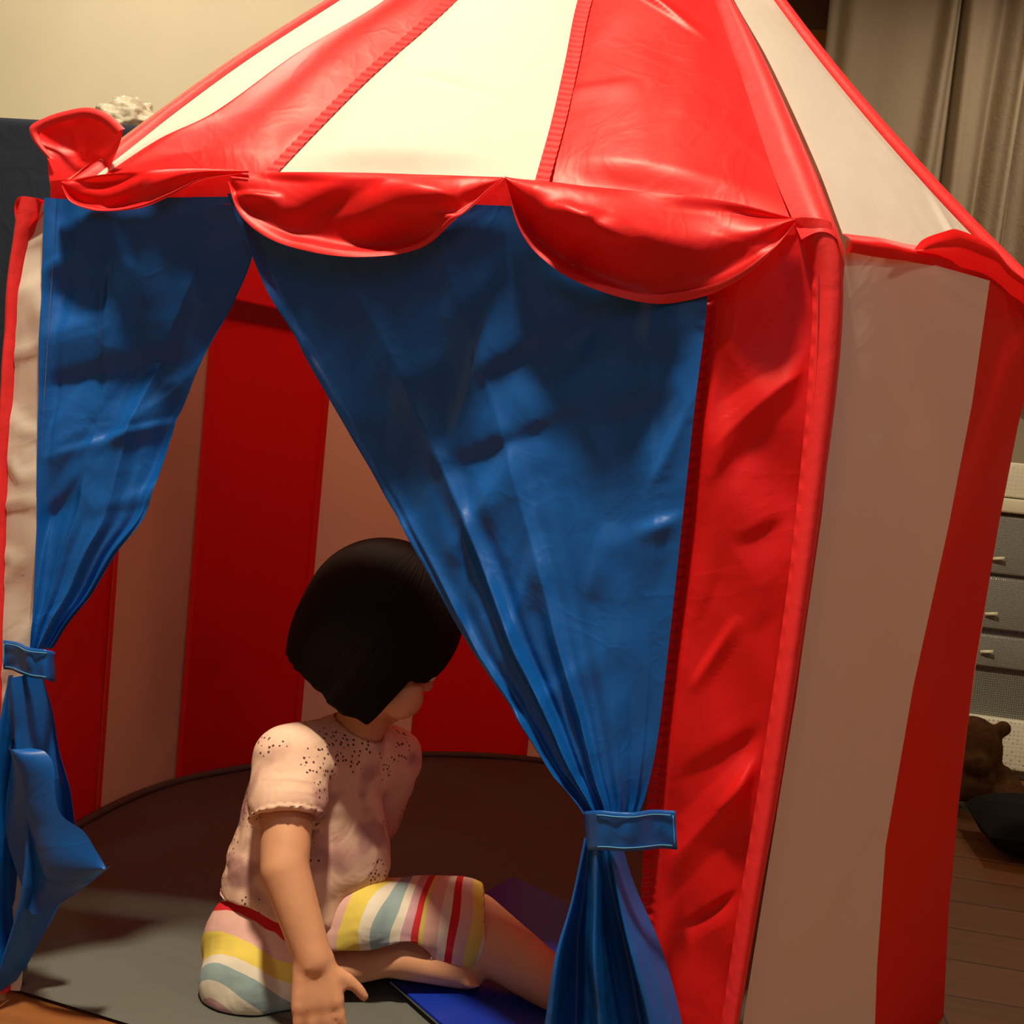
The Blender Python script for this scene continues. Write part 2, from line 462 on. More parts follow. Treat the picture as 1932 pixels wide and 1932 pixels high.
sheet('ridge_binding', rf(r_lo, .001), rf(r_a, .001), 8, 100, REDB, tent, lambda s, t, p: .008*math.sin(math.pi*s)-.008*(1-s), n_roof)
sheet('ridge_binding', [front(1512, 452, .012)]+rf(r_e[:1], .006)+rf(r_e[1:], .001), [front(1598, 470, .006)]+rf(r_f[:1], .004)+rf(r_f[1:], .001), 14, 100, REDB, tent, lambda s, t, p: .013*math.sin(math.pi*min(1, s*1.05))-.008*sm(.8, 1, s), n_roof)
sheet('seam_tape', rf([(x, y) for x, y in r_d], .002), rf([(x+26, y+4) for x, y in r_d], .0075), 4, 400, REDB, tent,
      lambda s, t, p: .001*math.sin(t*500), n_roof)
sheet('seam_tape', rf([(x-22, y-3) for x, y in r_c], .0065), rf(r_c, .002), 4, 400, REDB, tent, lambda s, t, p: .0008*math.sin(t*480), n_roof)
# other faces of the roof
Re = roof(1590, 442)
E2 = on_y(1990, 592, -.26*S); E0 = roof(118, 345)
def sag(a, b, k):
    m = a.lerp(b, .5); return [a, a.lerp(b, .25)-V((0, 0, k*.75)), m-V((0, 0, k)), a.lerp(b, .75)-V((0, 0, k*.6)), b]
def rim_pt(k):
    if k == 2: return E2
    if k == 13: return E0
    p = wall_pt(k, 1); return V((p.x*1.035, p.y*1.035, H-.008))
TA, TB = roof(1216, -335), roof(1150, -335)
def top_pt(k):
    t = (k-1)/12; a = -.6+t*4.9
    c = (TA+TB)/2; r = (TA-TB).length/2
    return c+V((r*math.cos(a), r+r*math.sin(a), .002)) if 2 < k < 13 else (TA if k <= 2 else TB)
nE = (E2-Re).cross(TA-Re).normalized()
if nE.z < 0: nE = -nE
edge2 = sag(E2, TA+V((.004, .004, 0)), .03)
inner2 = [p.lerp(q, .06) for p, q in zip(edge2, sag(Re, TA, 0))]
multi('roof_panel', [(rf(r_f), inner2, 60, 160, WHITE, rwr(.005, 10, .0), nE)], tent)
tube('ridge_binding', [p+nE*.001 for p in edge2], .010, REDB, tent, 8, 60)
for g in ((2, 3, 4), (5, 6), (7, 8, 9), (10, 11, 12)):
    st = []
    for k in g:
        a_, b_, ta, tb = rim_pt(k), rim_pt(k+1), top_pt(k), top_pt(k+1)
        n = (b_-a_).cross(ta-a_).normalized()
        if n.z < 0: n = -n
        L1 = edge2 if k == 2 else ([roof(x, y, 0) for x, y in r_lo] if k == 13 else sag(a_, ta, .012))
        L2 = rf(r_lo) if k == 12 else sag(b_, tb, .012)
        st.append((L1, L2, 16, 50, RED if k == 2 or k % 2 else WHITE, rwr(.004, 10+k, .004), n))
    multi('roof_panel', st, tent)
# dark hem that closes the back wall under the eave, seen from inside
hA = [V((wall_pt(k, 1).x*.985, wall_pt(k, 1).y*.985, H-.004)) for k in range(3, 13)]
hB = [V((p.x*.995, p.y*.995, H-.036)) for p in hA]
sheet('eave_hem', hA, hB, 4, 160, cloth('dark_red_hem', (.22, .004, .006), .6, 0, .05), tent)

# ---- valance scallops along the front eave
def scallop(topl, botl, off, seed, bulge=.02, amp=.006):
    nu, nv = 90, 36
    T = rs([front(x, y-7, .016) for x, y in topl], nu) if False else rs([front(x, y-5*math.sin(math.pi*i/(len(topl)-1)), .012) for i, (x, y) in enumerate(topl)], nu); Bq = rs([front(x, y, off) for x, y in botl], nu)
    vs = []
    cr = creaser(seed+20, 16, (min(q.x for q in T), max(q.x for q in T), .66, .83), (.05, .2), .007, .013, (.5, .9))
    for j in range(nv+1):
        t = j/nv
        for i in range(nu+1):
            s = i/nu
            p = T[i].lerp(Bq[i], t)
            L = (T[i]-Bq[i]).length
            d = bulge*(math.sin(math.pi*min(1, t*1.25))-.45*math.sin(math.pi*sm(.45, 1, t)))*min(1, L/.05)*(1+.5*math.sin(s*7+seed*2))
            e = sm(0, .15, t)*min(1, L/.05)
            d += e*amp*(1.5*nz(V((p.x*.8+p.z, 0, p.z*1.8)), 11, seed))+e*(1-.8*sm(.7, 1, t))*cr(p.x, p.z)
            vs.append(p+V((0, -d, d*.2)))
    o = link('valance_scallop', vs, grid_faces(nu, nv), RED, tent)
    # hem: the last ring doubled outwards
    hv = []
    for i in range(nu+1):
        a = vs[(nv-3)*(nu+1)+i]; b = vs[nv*(nu+1)+i]
        for q in (a+V((0, -.0022, 0)), a.lerp(b, .5)+V((0, -.0028, 0)), b+V((0, -.0012, 0))): hv.append(q)
    hf = []
    for i in range(nu):
        for k in range(2):
            a = i*3+k; hf.append((a, a+3, a+4, a+1))
    h = link('hem', hv, hf, REDB, o)
    return o
def arc_hem_scallop(*a, **k): return scallop(*a, **k)
scallop([(118, 342), (190, 333), (300, 325), (380, 322), (470, 322)],
        [(118, 350), (132, 380), (175, 396), (250, 394), (320, 372), (385, 340), (470, 326)], .018, 1, .010)
scallop([(440, 326), (560, 328), (700, 331), (830, 334), (950, 334)],
        [(432, 345), (450, 400), (500, 448), (580, 478), (680, 490), (790, 468), (860, 425), (910, 370), (950, 338)], .020, 2, .013, .009)
scallop([(952, 334), (1080, 352), (1230, 368), (1380, 385), (1500, 412)],
        [(955, 342), (975, 420), (1020, 485), (1100, 540), (1210, 565), (1320, 555), (1400, 525), (1460, 475), (1500, 418)], .022, 3, .018, .012)
# upturned scallop at the left corner, seen from its inner side
def flap(name, ring, depth, mat, off=.0, seed=0, lab=None, hem=True, amp=.006):
    """cloth filling an outline that stands at a given depth"""
    pts = [on_y(x, y, depth) for x, y in ring]
    c = sum(pts, V((0, 0, 0)))/len(pts)
    P = rs(pts+[pts[0]], 72)[:-1]
    vs, fs = [c+V((0, .012, 0))], []
    R = 10; m = len(P)
    for r in range(1, R+1):
        for p in P:
            q = c.lerp(p, r/R); q = q+V((0, .012*(1-(r/R)**2)+amp*nz(q, 16, seed)+amp*.7*ridge(q, 12, seed), 0)); vs.append(q)
    for k in range(m): fs.append((0, 1+k, 1+(k+1) % m))
    for r in range(R-1):
        for k in range(m):
            a = 1+r*m+k; b = 1+r*m+(k+1) % m; fs.append((a, a+m, b+m, b))
    o = link(name, vs, fs, mat, tent)
    if lab: o['label'] = lab
    return o
fo = flap('valance_scallop', [(150, 372), (104, 372), (94, 330), (88, 290), (62, 262), (58, 240), (80, 225), (120, 212), (170, 205), (205, 218), (234, 243), (232, 262), (215, 300), (195, 330), (175, 360)], FY+.01, RED, seed=5, lab='upturned red scallop at the left corner')
def outline_hem(pts_px, w, depth, parent, name='hem'):
    A = [on_y(x, y, depth-.004) for x, y in pts_px]
    c = on_y(150, 300, depth)
    Bq = [p.lerp(c, w) for p in A]
    return sheet(name, A, Bq, 4, 50, REDB, parent, lambda s, t, p: .003*math.sin(math.pi*s))
outline_hem([(92, 300), (62, 264), (56, 240), (80, 224), (120, 210), (170, 203), (207, 217), (236, 243)], .2, FY+.01, fo)
flap('valance_scallop', [(28, 420), (26, 390), (34, 373), (60, 372), (85, 378), (92, 384), (60, 420), (36, 445)], FY-.006, RED, seed=7, lab='small red fold at the top of the left corner')
# valance on the right face
wn = V((.7, -.71, 0))
WP = V((.52, -.77, 0))*S
def rwall(px, py, off=0): return hit(px, py, WP+(V((E2.x, E2.y, 0))-V((Re.x, Re.y, 0))).cross(V((0, 0, 1))).normalized()*off, (V((E2.x, E2.y, 0))-V((Re.x, Re.y, 0))).cross(V((0, 0, 1))))
nR = (V((E2.x, E2.y, 0))-V((Re.x, Re.y, 0))).cross(V((0, 0, 1))).normalized()
WP = V((Re.x, Re.y, 0))
sheet('valance_scallop', [rwall(x, y, .004) for x, y in [(1590, 440), (1650, 448), (1720, 462), (1800, 480), (1900, 540), (1975, 590)]],
      [rwall(x, y, .012) for x, y in [(1600, 474), (1660, 486), (1740, 500), (1840, 532), (1910, 575), (1975, 625)]], 10, 60, RED, tent,
      lambda s, t, p: .008*math.sin(math.pi*s)+.008*nz(p, 22, 3), nR)
sheet('valance_scallop', [rwall(x, y, .03) for x, y in [(1722, 472), (1742, 452), (1775, 438), (1805, 433), (1860, 460), (1905, 505), (1960, 575)]],
      [rwall(x, y, .012) for x, y in [(1722, 474), (1760, 486), (1800, 500), (1840, 520), (1880, 545), (1920, 570), (1962, 600)]], 12, 60, RED, tent,
      lambda s, t, p: .012*math.sin(math.pi*s)+.006*nz(p, 18, 8), nR)['label'] = 'red scallop folded up over the right eave'

# ---- door curtains
def curtain(inner, outer, offi, offo, seed, nf, label, tie_w, tieamp=.012, nu=150, nv=160, soft=.014, rec=.05):
    y0_, y1_ = inner[0][1], inner[-1][1]
    a = rs(fr(inner, lambda x, y: offi-rec*math.sin(math.pi*((y-y0_)/(y1_-y0_))**.75)), nv); b = rs(fr(outer, lambda x, y: offo), nv)
    vs = []
    cr = creaser(seed+40, 34, (min(q.x for q in a+b), max(q.x for q in a+b), .25, .74), (.05, .24), .007, .008, (1.0, .75))
    for j in range(nv+1):
        t = j/nv
        for i in range(nu+1):
            s = i/nu
            p = a[j].lerp(b[j], s)
            # pleats radiate from the tie: strong near the free edge and near the tie
            k = sm(.15, 1, t)
            fre = (1-s)**1.2
            ph = s*nf*2*math.pi+1.2*math.sin(t*3+seed)+.8*nz(V((s*2, t*2, seed)), 1)
            wv = 1-2*abs(math.sin(ph/2))**.8
            mod = .55+.9*nz(V((s*5+seed, t*1.6, seed)), 1)
            d = (.003+tieamp*k)*(.30+.70*fre)*wv*mod+(.45*tieamp*k)*math.sin(ph*2.1+1)*fre*mod
            d += soft*(1-.6*k)*nz(V((p.x*1.2+p.z*.3, seed, p.z*.6)), 7, seed)
            d += cr(p.x, p.z)*sm(.05, .2, t)*(1-.6*k)
            d += .0022*nz(V((p.x, seed, p.z*.7)), 34, seed)
            d += .020*math.sin(math.pi*s)*k*(1-.3*t)
            d += .006*(1-sm(0, .03, s))
            d *= sm(0, .05, t)*.8+.2
            d = d*(.25+.75*sm(1, .93, s))+.006*sm(.9, 1, s)
            vs.append(p+V((0, -d, 0)))
    o = link('door_curtain', vs, grid_faces(nu, nv), BLUE, tent); o['label'] = label
    return o
dcR = curtain([(430, 366), (470, 455), (505, 540), (570, 650), (640, 780), (720, 920), (800, 1062), (885, 1215), (962, 1325), (1040, 1450), (1090, 1512), (1112, 1545)],
        [(1332, 405), (1335, 560), (1312, 760), (1288, 980), (1264, 1200), (1240, 1400), (1218, 1500), (1200, 1545)], .004, 0, 3, 4.6,
        'wide right blue curtain tied back beside the red strip', 0)
dcL = curtain([(470, 370), (484, 470), (455, 560), (410, 645), (385, 700), (340, 800), (305, 900), (275, 980), (225, 1045), (170, 1130), (130, 1180), (104, 1222)],
        [(90, 376), (86, 500), (80, 650), (74, 900), (70, 1100), (66, 1222)], .001, 0, 8, 3.4,
        'narrower left blue curtain tied back at the corner', 0, .007)
def tail(inner, outer, off0, off1, nf, seed, parent, nu=110, nv=110, amp=.022, x_=0):
    a = rs(fr(inner), nv); b = rs(fr(outer), nv); vs = []
    for j in range(nv+1):
        t = j/nv
        for i in range(nu+1):
            s = i/nu; p = a[j].lerp(b[j], s)
            k = sm(0, .5, t)
            ph = s*nf*2*math.pi+seed+.6*math.sin(t*2.5+seed)
            w_ = math.sin(ph); w_ = math.copysign(abs(w_)**.8, w_)
            d = off0+(off1-off0)*t+(.006+amp*k)*w_+.25*amp*k*math.sin(ph*2.3+2)+.006*nz(V((p.x, seed, p.z)), 16, seed)+.02*math.sin(math.pi*s)*(1-k)
            vs.append(p+V((0, -d, 0)))
    return link('curtain_tail', vs, grid_faces(nu, nv), BLUE, parent)
tail([(1108, 1566), (1085, 1680), (1062, 1760), (1048, 1850), (1036, 1932), (1020, 2090)],
     [(1172, 1566), (1205, 1680), (1242, 1770), (1270, 1850), (1292, 1932), (1330, 2080)], .018, .03, 2.4, 1.2, dcR)
tail([(40, 1268), (30, 1330), (18, 1450), (14, 1600), (10, 1740), (28, 1848)],
     [(100, 1262), (114, 1330), (122, 1400), (140, 1500), (125, 1660), (60, 1800), (32, 1850)], .018, .012, 1.6, 2.0, dcL, amp=.014)
tail([(100, 1395), (125, 1402), (142, 1425), (148, 1480), (160, 1515), (200, 1545), (222, 1580), (240, 1612)],
     [(60, 1380), (45, 1480), (42, 1560), (56, 1620), (72, 1670), (90, 1708), (165, 1672), (238, 1616)], .034, .036, .5, .9, dcL, 60, 80, .004)
# ties
def strap(corners, parent, wrapx, off=.03, stitch=True):
    (a, b, c, d) = corners   # outer top, inner top, inner bottom, outer bottom
    nu, nv = 40, 10; vs = []
    for j in range(nv+1):
        t = j/nv
        for i in range(nu+1):
            s = i/nu
            x = (a[0]*(1-s)+b[0]*s)*(1-t)+(d[0]*(1-s)+c[0]*s)*t
            y = (a[1]*(1-s)+b[1]*s)*(1-t)+(d[1]*(1-s)+c[1]*s)*t
            o = off*(.25+.75*sm(.05, .55, s))*math.sqrt(max(0, 1-max(0, (s-.8)/.2)**2)*.96+.04)
            p = front(x, y, .006+o)+V((0, -.002*nz(V((s*5, t*2, 0)), 1), .001*math.sin(s*9)))
            vs.append(p)
    o = link('tieback_strap', vs, grid_faces(nu, nv), BLUE, parent)
    m = o.modifiers.new('thickness', 'SOLIDIFY'); m.thickness = .0025; m.offset = 0
    for row in (1, nv-1):
        P = [vs[row*(nu+1)+i]+V((0, -.0022, 0)) for i in range(2, nu-4)]
        tube('stitching', P, .0005, STITCH, o, 5)
    P = [vs[j*(nu+1)+1]+V((0, -.0022, 0)) for j in range(1, nv)]
    tube('stitching', P, .0005, STITCH, o, 5)
    return o
strap([(1274, 1530), (1104, 1532), (1106, 1606), (1278, 1602)], dcR, 0, .042)
strap([(8, 1208), (102, 1232), (102, 1288), (8, 1262)], dcL, 0, .034)
# floor strip edge in front of the doorway
# ------------------------------------------------------------------ the book
def slab(name, pts, th, mat, parent=None, bevel=.0015):
    bm = bmesh.new(); vs = [bm.verts.new(V(p)) for p in pts]; f = bm.faces.new(vs)
    r = bmesh.ops.extrude_face_region(bm, geom=[f])
    for v in [g for g in r['geom'] if isinstance(g, bmesh.types.BMVert)]: v.co.z += th
    bmesh.ops.recalc_face_normals(bm, faces=bm.faces[:])
    bmesh.ops.bevel(bm, geom=bm.edges[:], offset=bevel, segments=2, affect='EDGES')
    me = bpy.data.meshes.new(name); bm.to_mesh(me); bm.free(); me.materials.append(mat)
    o = bpy.data.objects.new(name, me); COL.objects.link(o)
    if parent: o.parent = parent; me.transform(Matrix.Translation(-parent.location))
    return o
ba = on_z(728, 1846, .0135); e1 = (on_z(828, 1934, .0135)-ba).normalized(); e2 = V((-e1.y, e1.x, 0))
if e2.x < 0: e2 = -e2
bk = empty('picture_book', (ba.x, ba.y, .0135), 'large shiny blue hardcover book lying open under the child on the tent floor', 'book')
W_, D_ = .20, .26
P = [ba, ba+e1*D_, ba+e1*D_+e2*W_, ba+e2*W_]
slab('cover', P, .003, BOOKM, bk)
slab('page_block', [q+(sum(P, V((0, 0, 0)))/4-q)*.03+V((0, 0, -.004)) for q in P], .005, PAGE, bk, .0005)
# second cover raised behind the child's leg
q0 = on_z(893, 1712, .012); q1 = on_z(965, 1668, .012)
Q = [on_z(800, 1760, .0135), on_z(966, 1656, .0135), on_z(1068, 1705, .0135), on_z(1130, 1820, .0135)]
slab('cover', Q, .003, BOOKM, bk)

# ------------------------------------------------------------------ the child
CH = .95
def capsule(bm, a, b, ra, rb, n=20, sx=1.0):
    ra, rb = ra*CH, rb*CH
    a, b = V(a), V(b); d = b-a; L = d.length
    if L < 1e-6: d = V((0, 0, 1)); L = 0
    else: d = d/L
    x = d.orthogonal().normalized(); y = d.cross(x)
    rings = []
    K = 6
    for k in range(K+1):
        t = math.pi/2*k/K; rings.append((-math.cos(t)*ra, math.sin(t)*ra))
    for k in range(1, 4): rings.append((L*k/4, ra+(rb-ra)*k/4))
    for k in range(K+1):
        t = math.pi/2*k/K; rings.append((L+math.sin(t)*rb, math.cos(t)*rb))
    prev = None; first = None
    for z, r in rings:
        if r < 1e-6: cur = [bm.verts.new(a+d*z)]
        else: cur = [bm.verts.new(a+d*z+(x*math.cos(2*math.pi*i/n)+y*math.sin(2*math.pi*i/n))*r) for i in range(n)]
        if prev:
            if len(prev) == 1:
                for i in range(n): bm.faces.new((prev[0], cur[(i+1) % n], cur[i]))
            elif len(cur) == 1:
                for i in range(n): bm.faces.new((prev[i], prev[(i+1) % n], cur[0]))
            else:
                for i in range(n): bm.faces.new((prev[i], prev[(i+1) % n], cur[(i+1) % n], cur[i]))
        prev = cur
def ball(bm, c, r, rot=None):
    r = r*CH if isinstance(r, (int, float)) else tuple(q*CH for q in r)
    g = bmesh.ops.create_icosphere(bm, subdivisions=3, radius=1)
    m = Matrix.Translation(V(c)) @ (rot or Matrix.Identity(4)) @ Matrix.Diagonal((*((r,)*3 if isinstance(r, (int, float)) else r), 1))
    bmesh.ops.transform(bm, matrix=m, verts=g['verts'])
def remeshed(name, bm, mat, parent, vox=.004, smooth=6, cutters=None):
    me = bpy.data.meshes.new(name+'_raw'); bm.to_mesh(me); bm.free()
    o = bpy.data.objects.new(name+'_raw', me); COL.objects.link(o)
    r = o.modifiers.new('r', 'REMESH'); r.mode = 'VOXEL'; r.voxel_size = vox; r.use_smooth_shade = True
    s = o.modifiers.new('s', 'SMOOTH'); s.iterations = smooth; s.factor = .5
    cuts = []
    for cb in (cutters or []):
        cm = bpy.data.meshes.new('cut'); cb.to_mesh(cm); cb.free(); co = bpy.data.objects.new('cut', cm); COL.objects.link(co); cuts.append(co)
        b = o.modifiers.new('b', 'BOOLEAN'); b.operation = 'DIFFERENCE'; b.object = co; b.solver = 'EXACT'
    dg = bpy.context.evaluated_depsgraph_get(); dg.update()
    m2 = bpy.data.meshes.new_from_object(o.evaluated_get(dg)); m2.name = name
    for x in [o]+cuts: bpy.data.objects.remove(x)
    m2.materials.clear(); m2.materials.append(mat)
    m2.polygons.foreach_set('use_smooth', [True]*len(m2.polygons))
    p = bpy.data.objects.new(name, m2); COL.objects.link(p)
    for v in m2.vertices:            # flesh and cloth flatten on what they rest on
        lo = .0185 if (v.co.x > -.045 and v.co.y > -.50) else .0095
        if v.co.z < lo: v.co.z = lo-(lo-v.co.z)*.01
    if parent: p.parent = parent; m2.transform(Matrix.Translation(-parent.location))
    return p
J = dict(
 pelvis=on_y(535, 1768, -.395), waist=on_y(560, 1650, -.385), chest=on_y(592, 1500, -.370), upper=on_y(645, 1430, -.370),
 shr=on_y(545, 1438, -.440), shl=on_y(732, 1432, -.318), neck=on_y(690, 1350, -.372), head=on_y(722, 1205, -.375),
 elr=on_y(537, 1640, -.500), wrr=on_y(592, 1812, -.520),
 ell=on_y(690, 1570, -.27), wrl=on_y(650, 1680, -.26),
 hipr=on_y(492, 1783, -.415), knr=on_y(472, 1852, -.452), anr=on_y(755, 1812, -.398),
 hipl=on_y(600, 1750, -.380), knl=on_y(890, 1750, -.335), anl=on_y(1110, 1905, -.388))
for k in ('knr', 'hipr', 'pelvis', 'anl', 'anr'): pass
body_root = empty('person', (J['pelvis'].x, J['pelvis'].y, .01), 'small dark-haired child sitting in the tent wearing pale patterned T-shirt and striped shorts', 'person')
def face_mat(yaw, nod, roll):
    return Matrix.Rotation(yaw, 4, 'Z') @ Matrix.Rotation(nod, 4, 'Y') @ Matrix.Rotation(roll, 4, 'X')
HR = face_mat(math.radians(26), math.radians(24), math.radians(6))     # local +x is the face direction
def hp(x, y, z): return J['head'] + (HR @ V((x, y, z)))*CH
bm = bmesh.new()
for a, b, ra, rb in (('pelvis', 'waist', .066, .062), ('waist', 'chest', .062, .062), ('chest', 'upper', .062, .045), ('upper', 'shr', .040, .034), ('upper', 'shl', .040, .034),
                     ('upper', 'neck', .033, .029), ('shr', 'elr', .030, .0255), ('elr', 'wrr', .0255, .019), ('shl', 'ell', .030, .024), ('ell', 'wrl', .024, .018),
                     ('hipr', 'knr', .050, .040), ('knr', 'anr', .026, .015), ('hipl', 'knl', .052, .041), ('knl', 'anl', .041, .023)):
    capsule(bm, J[a], J[b], ra, rb)
capsule(bm, J['neck'], hp(-.01, 0, -.03), .029, .032)
# skull, jaw and features
ball(bm, hp(-.006, 0, .018), (.078, .068, .078), HR)
ball(bm, hp(.018, 0, -.035), (.052, .050, .050), HR)
capsule(bm, hp(.052, 0, -.070), hp(.046, 0, -.062), .014, .018)          # chin
for s in (-1, 1):
    ball(bm, hp(.044, s*.032, -.042), .026)                               # cheeks
    capsule(bm, hp(-.004, s*.067, -.005), hp(-.006, s*.068, -.030), .010, .007, 10)   # ears
    capsule(bm, hp(.060, s*.012, .012), hp(.056, s*.036, .010), .009, .008, 10)  # brows
capsule(bm, hp(.066, 0, -.008), hp(.073, 0, -.024), .0060, .0080, 12)     # nose
capsule(bm, hp(.066, -.010, -.047), hp(.066, .010, -.047), .006, .006, 10)
capsule(bm, hp(.064, -.008, -.054), hp(.064, .008, -.054), .006, .006, 10)
# feet
def foot(an, d, n_):
    d = V(d).normalized(); capsule(bm, an, V(an)+d*.075-V((0, 0, .008)), .020, .015)
    side = d.cross(V((0, 0, 1))).normalized()
    for k in range(5):
        c = V(an)+d*(.084-.004*abs(k-1))+side*(k-2)*.009-V((0, 0, .010)); capsule(bm, c, c+d*.012, .0065-.0006*k, .005-.0005*k, 10)
foot(J['anl'], (.8, .1, -.25), 0); foot(J['anr'], (.9, .35, -.1), 0)
# hands
def hand(wr, d, nrm, curl, sgn):
    d = V(d).normalized(); nrm = V(nrm).normalized(); side = d.cross(nrm).normalized()*sgn
    wr = V(wr)
    for k in range(4):
        capsule(bm, wr+side*(k-1.5)*.006, wr+d*.040+side*(k-1.5)*.0115, .012, .0095, 12)
    for k, L in enumerate((.026, .031, .029, .022)):
        p = wr+d*.042+side*(k-1.5)*.0122; dd = (d+side*(k-1.5)*.10).normalized()
        for q in range(3):
            p2 = p+dd*L*(.48, .32, .26)[q]; capsule(bm, p, p2, .0066-.0006*q, .0062-.0006*q, 12)
            p = p2; dd = (dd-nrm*curl).normalized()
    p = wr+d*.012-side*.014; dd = (d*.6-side*.9-nrm*.2).normalized()
    for q in range(3):
        p2 = p+dd*(.018, .015, .011)[q]; capsule(bm, p, p2, .0085-.001*q, .0075-.001*q, 12); p = p2; dd = (dd+d*.35-nrm*.1).normalized()
hand(J['wrr'], (.25, -.22, -.80), (.30, -.85, .25), .30, 1)
hand(J['wrl'], (.3, .2, -.5), (.6, -.1, .5), .3, -1)
body = remeshed('body', bm, SKIN, body_root, .0032, 5)

# eyes
EYEW = plain('eye_white', (.7, .65, .6), .2); EYED = plain('dark_iris', (.02, .01, .008), .1)
for s in (-1, 1):
    bm = bmesh.new(); ball(bm, hp(.0585, s*.026, -.006), (.0115, .0115, .0085), HR); me = bpy.data.meshes.new('eye'); bm.to_mesh(me); bm.free()
    me.materials.append(EYEW); me.materials.append(EYED)
    for p in me.polygons:
        p.use_smooth = True
        if (V(p.center)-hp(.0585, s*.026, -.006)).normalized().dot(HR.to_3x3() @ V((1, 0, 0))) > .88: p.material_index = 1
    o = bpy.data.objects.new('eye', me); COL.objects.link(o); o.parent = body_root; me.transform(Matrix.Translation(-body_root.location))
# hair
def hair_mat():
    m, nt, N, L, bs = newmat('dark_hair')
    bs.inputs['Base Color'].default_value = (.007, .004, .0035, 1); bs.inputs['Roughness'].default_value = .7; bs.inputs['Specular IOR Level'].default_value = .12
    at = N.new('ShaderNodeAttribute'); at.attribute_name = 'strand'
    n = N.new('ShaderNodeTexNoise'); n.inputs['Scale'].default_value = 1; n.inputs['Detail'].default_value = 3; L.new(at.outputs['Vector'], n.inputs['Vector'])
    b = N.new('ShaderNodeBump'); b.inputs['Strength'].default_value = .6; b.inputs['Distance'].default_value = .003
    L.new(n.outputs[0], b.inputs['Height']); L.new(b.outputs[0], bs.inputs['Normal'])
    return m
HAIR = hair_mat()
def hair():
    nu, nv = 160, 60; vs = []; st = []
    for j in range(nv+1):
        t = j/nv                              # crown to hem
        for i in range(nu):
            a = 2*math.pi*i/nu                # 0 = face side
            ca, sa = math.cos(a), math.sin(a)
            # hem height by direction: fringe over brows, long at sides and nape
            side = sm(.62, .36, ca) if ca > 0 else 1
            hem = (-.016)*(1-side)+(-.078+.012*sm(0, 1, -ca))*side+.003*nz(V((a*5, 0, 0)), 1)
            topz = .112
            th = t*math.pi/2*1.0
            rx, ry = (.091, .083)
            if t < .62:
                q = t/.62*math.pi/2; r = math.sin(q); z = .022+(topz-.022)*math.cos(q)
            else:
                q = (t-.62)/.38; r = 1-.05*q*q-(.13 if ca < -.3 else .06)*q**3; z = .022+(hem-.022)*q
            rr = 1+.016*nz(V((a*4, t*1.5, 0)), 1, 2)+.006*math.sin(a*46+2*math.sin(a*9))*t
            vs.append(hp(-.012+ca*rx*r*rr, sa*ry*r*rr, z)); st.append((a*26, t*1.2, 0))
    # thickness: inner layer at the hem, turning up under the cap
    for jj, (sc, dz) in enumerate(((.93, .004), (.86, .03))):
        for i in range(nu):
            a = 2*math.pi*i/nu; p = vs[nv*nu+i]; loc = HR.inverted() @ ((p-J['head'])/CH)
            vs.append(hp((loc.x+.006)*sc-.006, loc.y*sc, loc.z+dz)); st.append((a*26, 1.3, 0))
    fs = []
    for j in range(nv+2):
        for i in range(nu):
            fs.append((j*nu+i, j*nu+(i+1) % nu, (j+1)*nu+(i+1) % nu, (j+1)*nu+i))
    o = link('hair', vs, fs, HAIR, body_root)
    at = o.data.attributes.new('strand', 'FLOAT_VECTOR', 'POINT')
    for i, s in enumerate(st): at.data[i].vector = s
    return o
hair()
# T-shirt
def shirt_mat():
    m, nt, N, L, bs = newmat('printed_cotton')
    tc = N.new('ShaderNodeTexCoord')
    n = N.new('ShaderNodeTexNoise'); n.inputs['Scale'].default_value = 16; n.inputs['Detail'].default_value = 2; L.new(tc.outputs['Object'], n.inputs['Vector'])
    r = N.new('ShaderNodeValToRGB'); e = r.color_ramp.elements; e[0].position = .52; e[1].position = .60; e[0].color = (.80, .54, .42, 1); e[1].color = (.50, .28, .26, 1)
    L.new(n.outputs[0], r.inputs[0])
    v = N.new('ShaderNodeTexVoronoi'); v.inputs['Scale'].default_value = 190; L.new(tc.outputs['Object'], v.inputs['Vector'])
    lt = N.new('ShaderNodeMath'); lt.operation = 'LESS_THAN'; lt.inputs[1].default_value = .28; L.new(v.outputs['Distance'], lt.inputs[0])
    n3 = N.new('ShaderNodeTexNoise'); n3.inputs['Scale'].default_value = 22; L.new(tc.outputs['Object'], n3.inputs['Vector'])
    gt = N.new('ShaderNodeMath'); gt.operation = 'GREATER_THAN'; gt.inputs[1].default_value = .55; L.new(n3.outputs[0], gt.inputs[0])
    mu = N.new('ShaderNodeMath'); mu.operation = 'MULTIPLY'; L.new(lt.outputs[0], mu.inputs[0]); L.new(gt.outputs[0], mu.inputs[1])
    mx = N.new('ShaderNodeMix'); mx.data_type = 'RGBA'; L.new(mu.outputs[0], mx.inputs[0]); L.new(r.outputs[0], mx.inputs[6]); mx.inputs[7].default_value = (.12, .05, .05, 1)
    L.new(mx.outputs[2], bs.inputs['Base Color']); bs.inputs['Roughness'].default_value = .85; bs.inputs['Specular IOR Level'].default_value = .2
    b = N.new('ShaderNodeBump'); b.inputs['Strength'].default_value = .5; b.inputs['Distance'].default_value = .006
    n4 = N.new('ShaderNodeTexNoise'); n4.inputs['Scale'].default_value = 18; n4.inputs['Distortion'].default_value = 1.5; L.new(tc.outputs['Object'], n4.inputs['Vector'])
    L.new(n4.outputs[0], b.inputs['Height']); L.new(b.outputs[0], bs.inputs['Normal'])
    return m
bm = bmesh.new()
slr = J['shr'].lerp(J['elr'], .40); sll = J['shl'].lerp(J['ell'], .75)
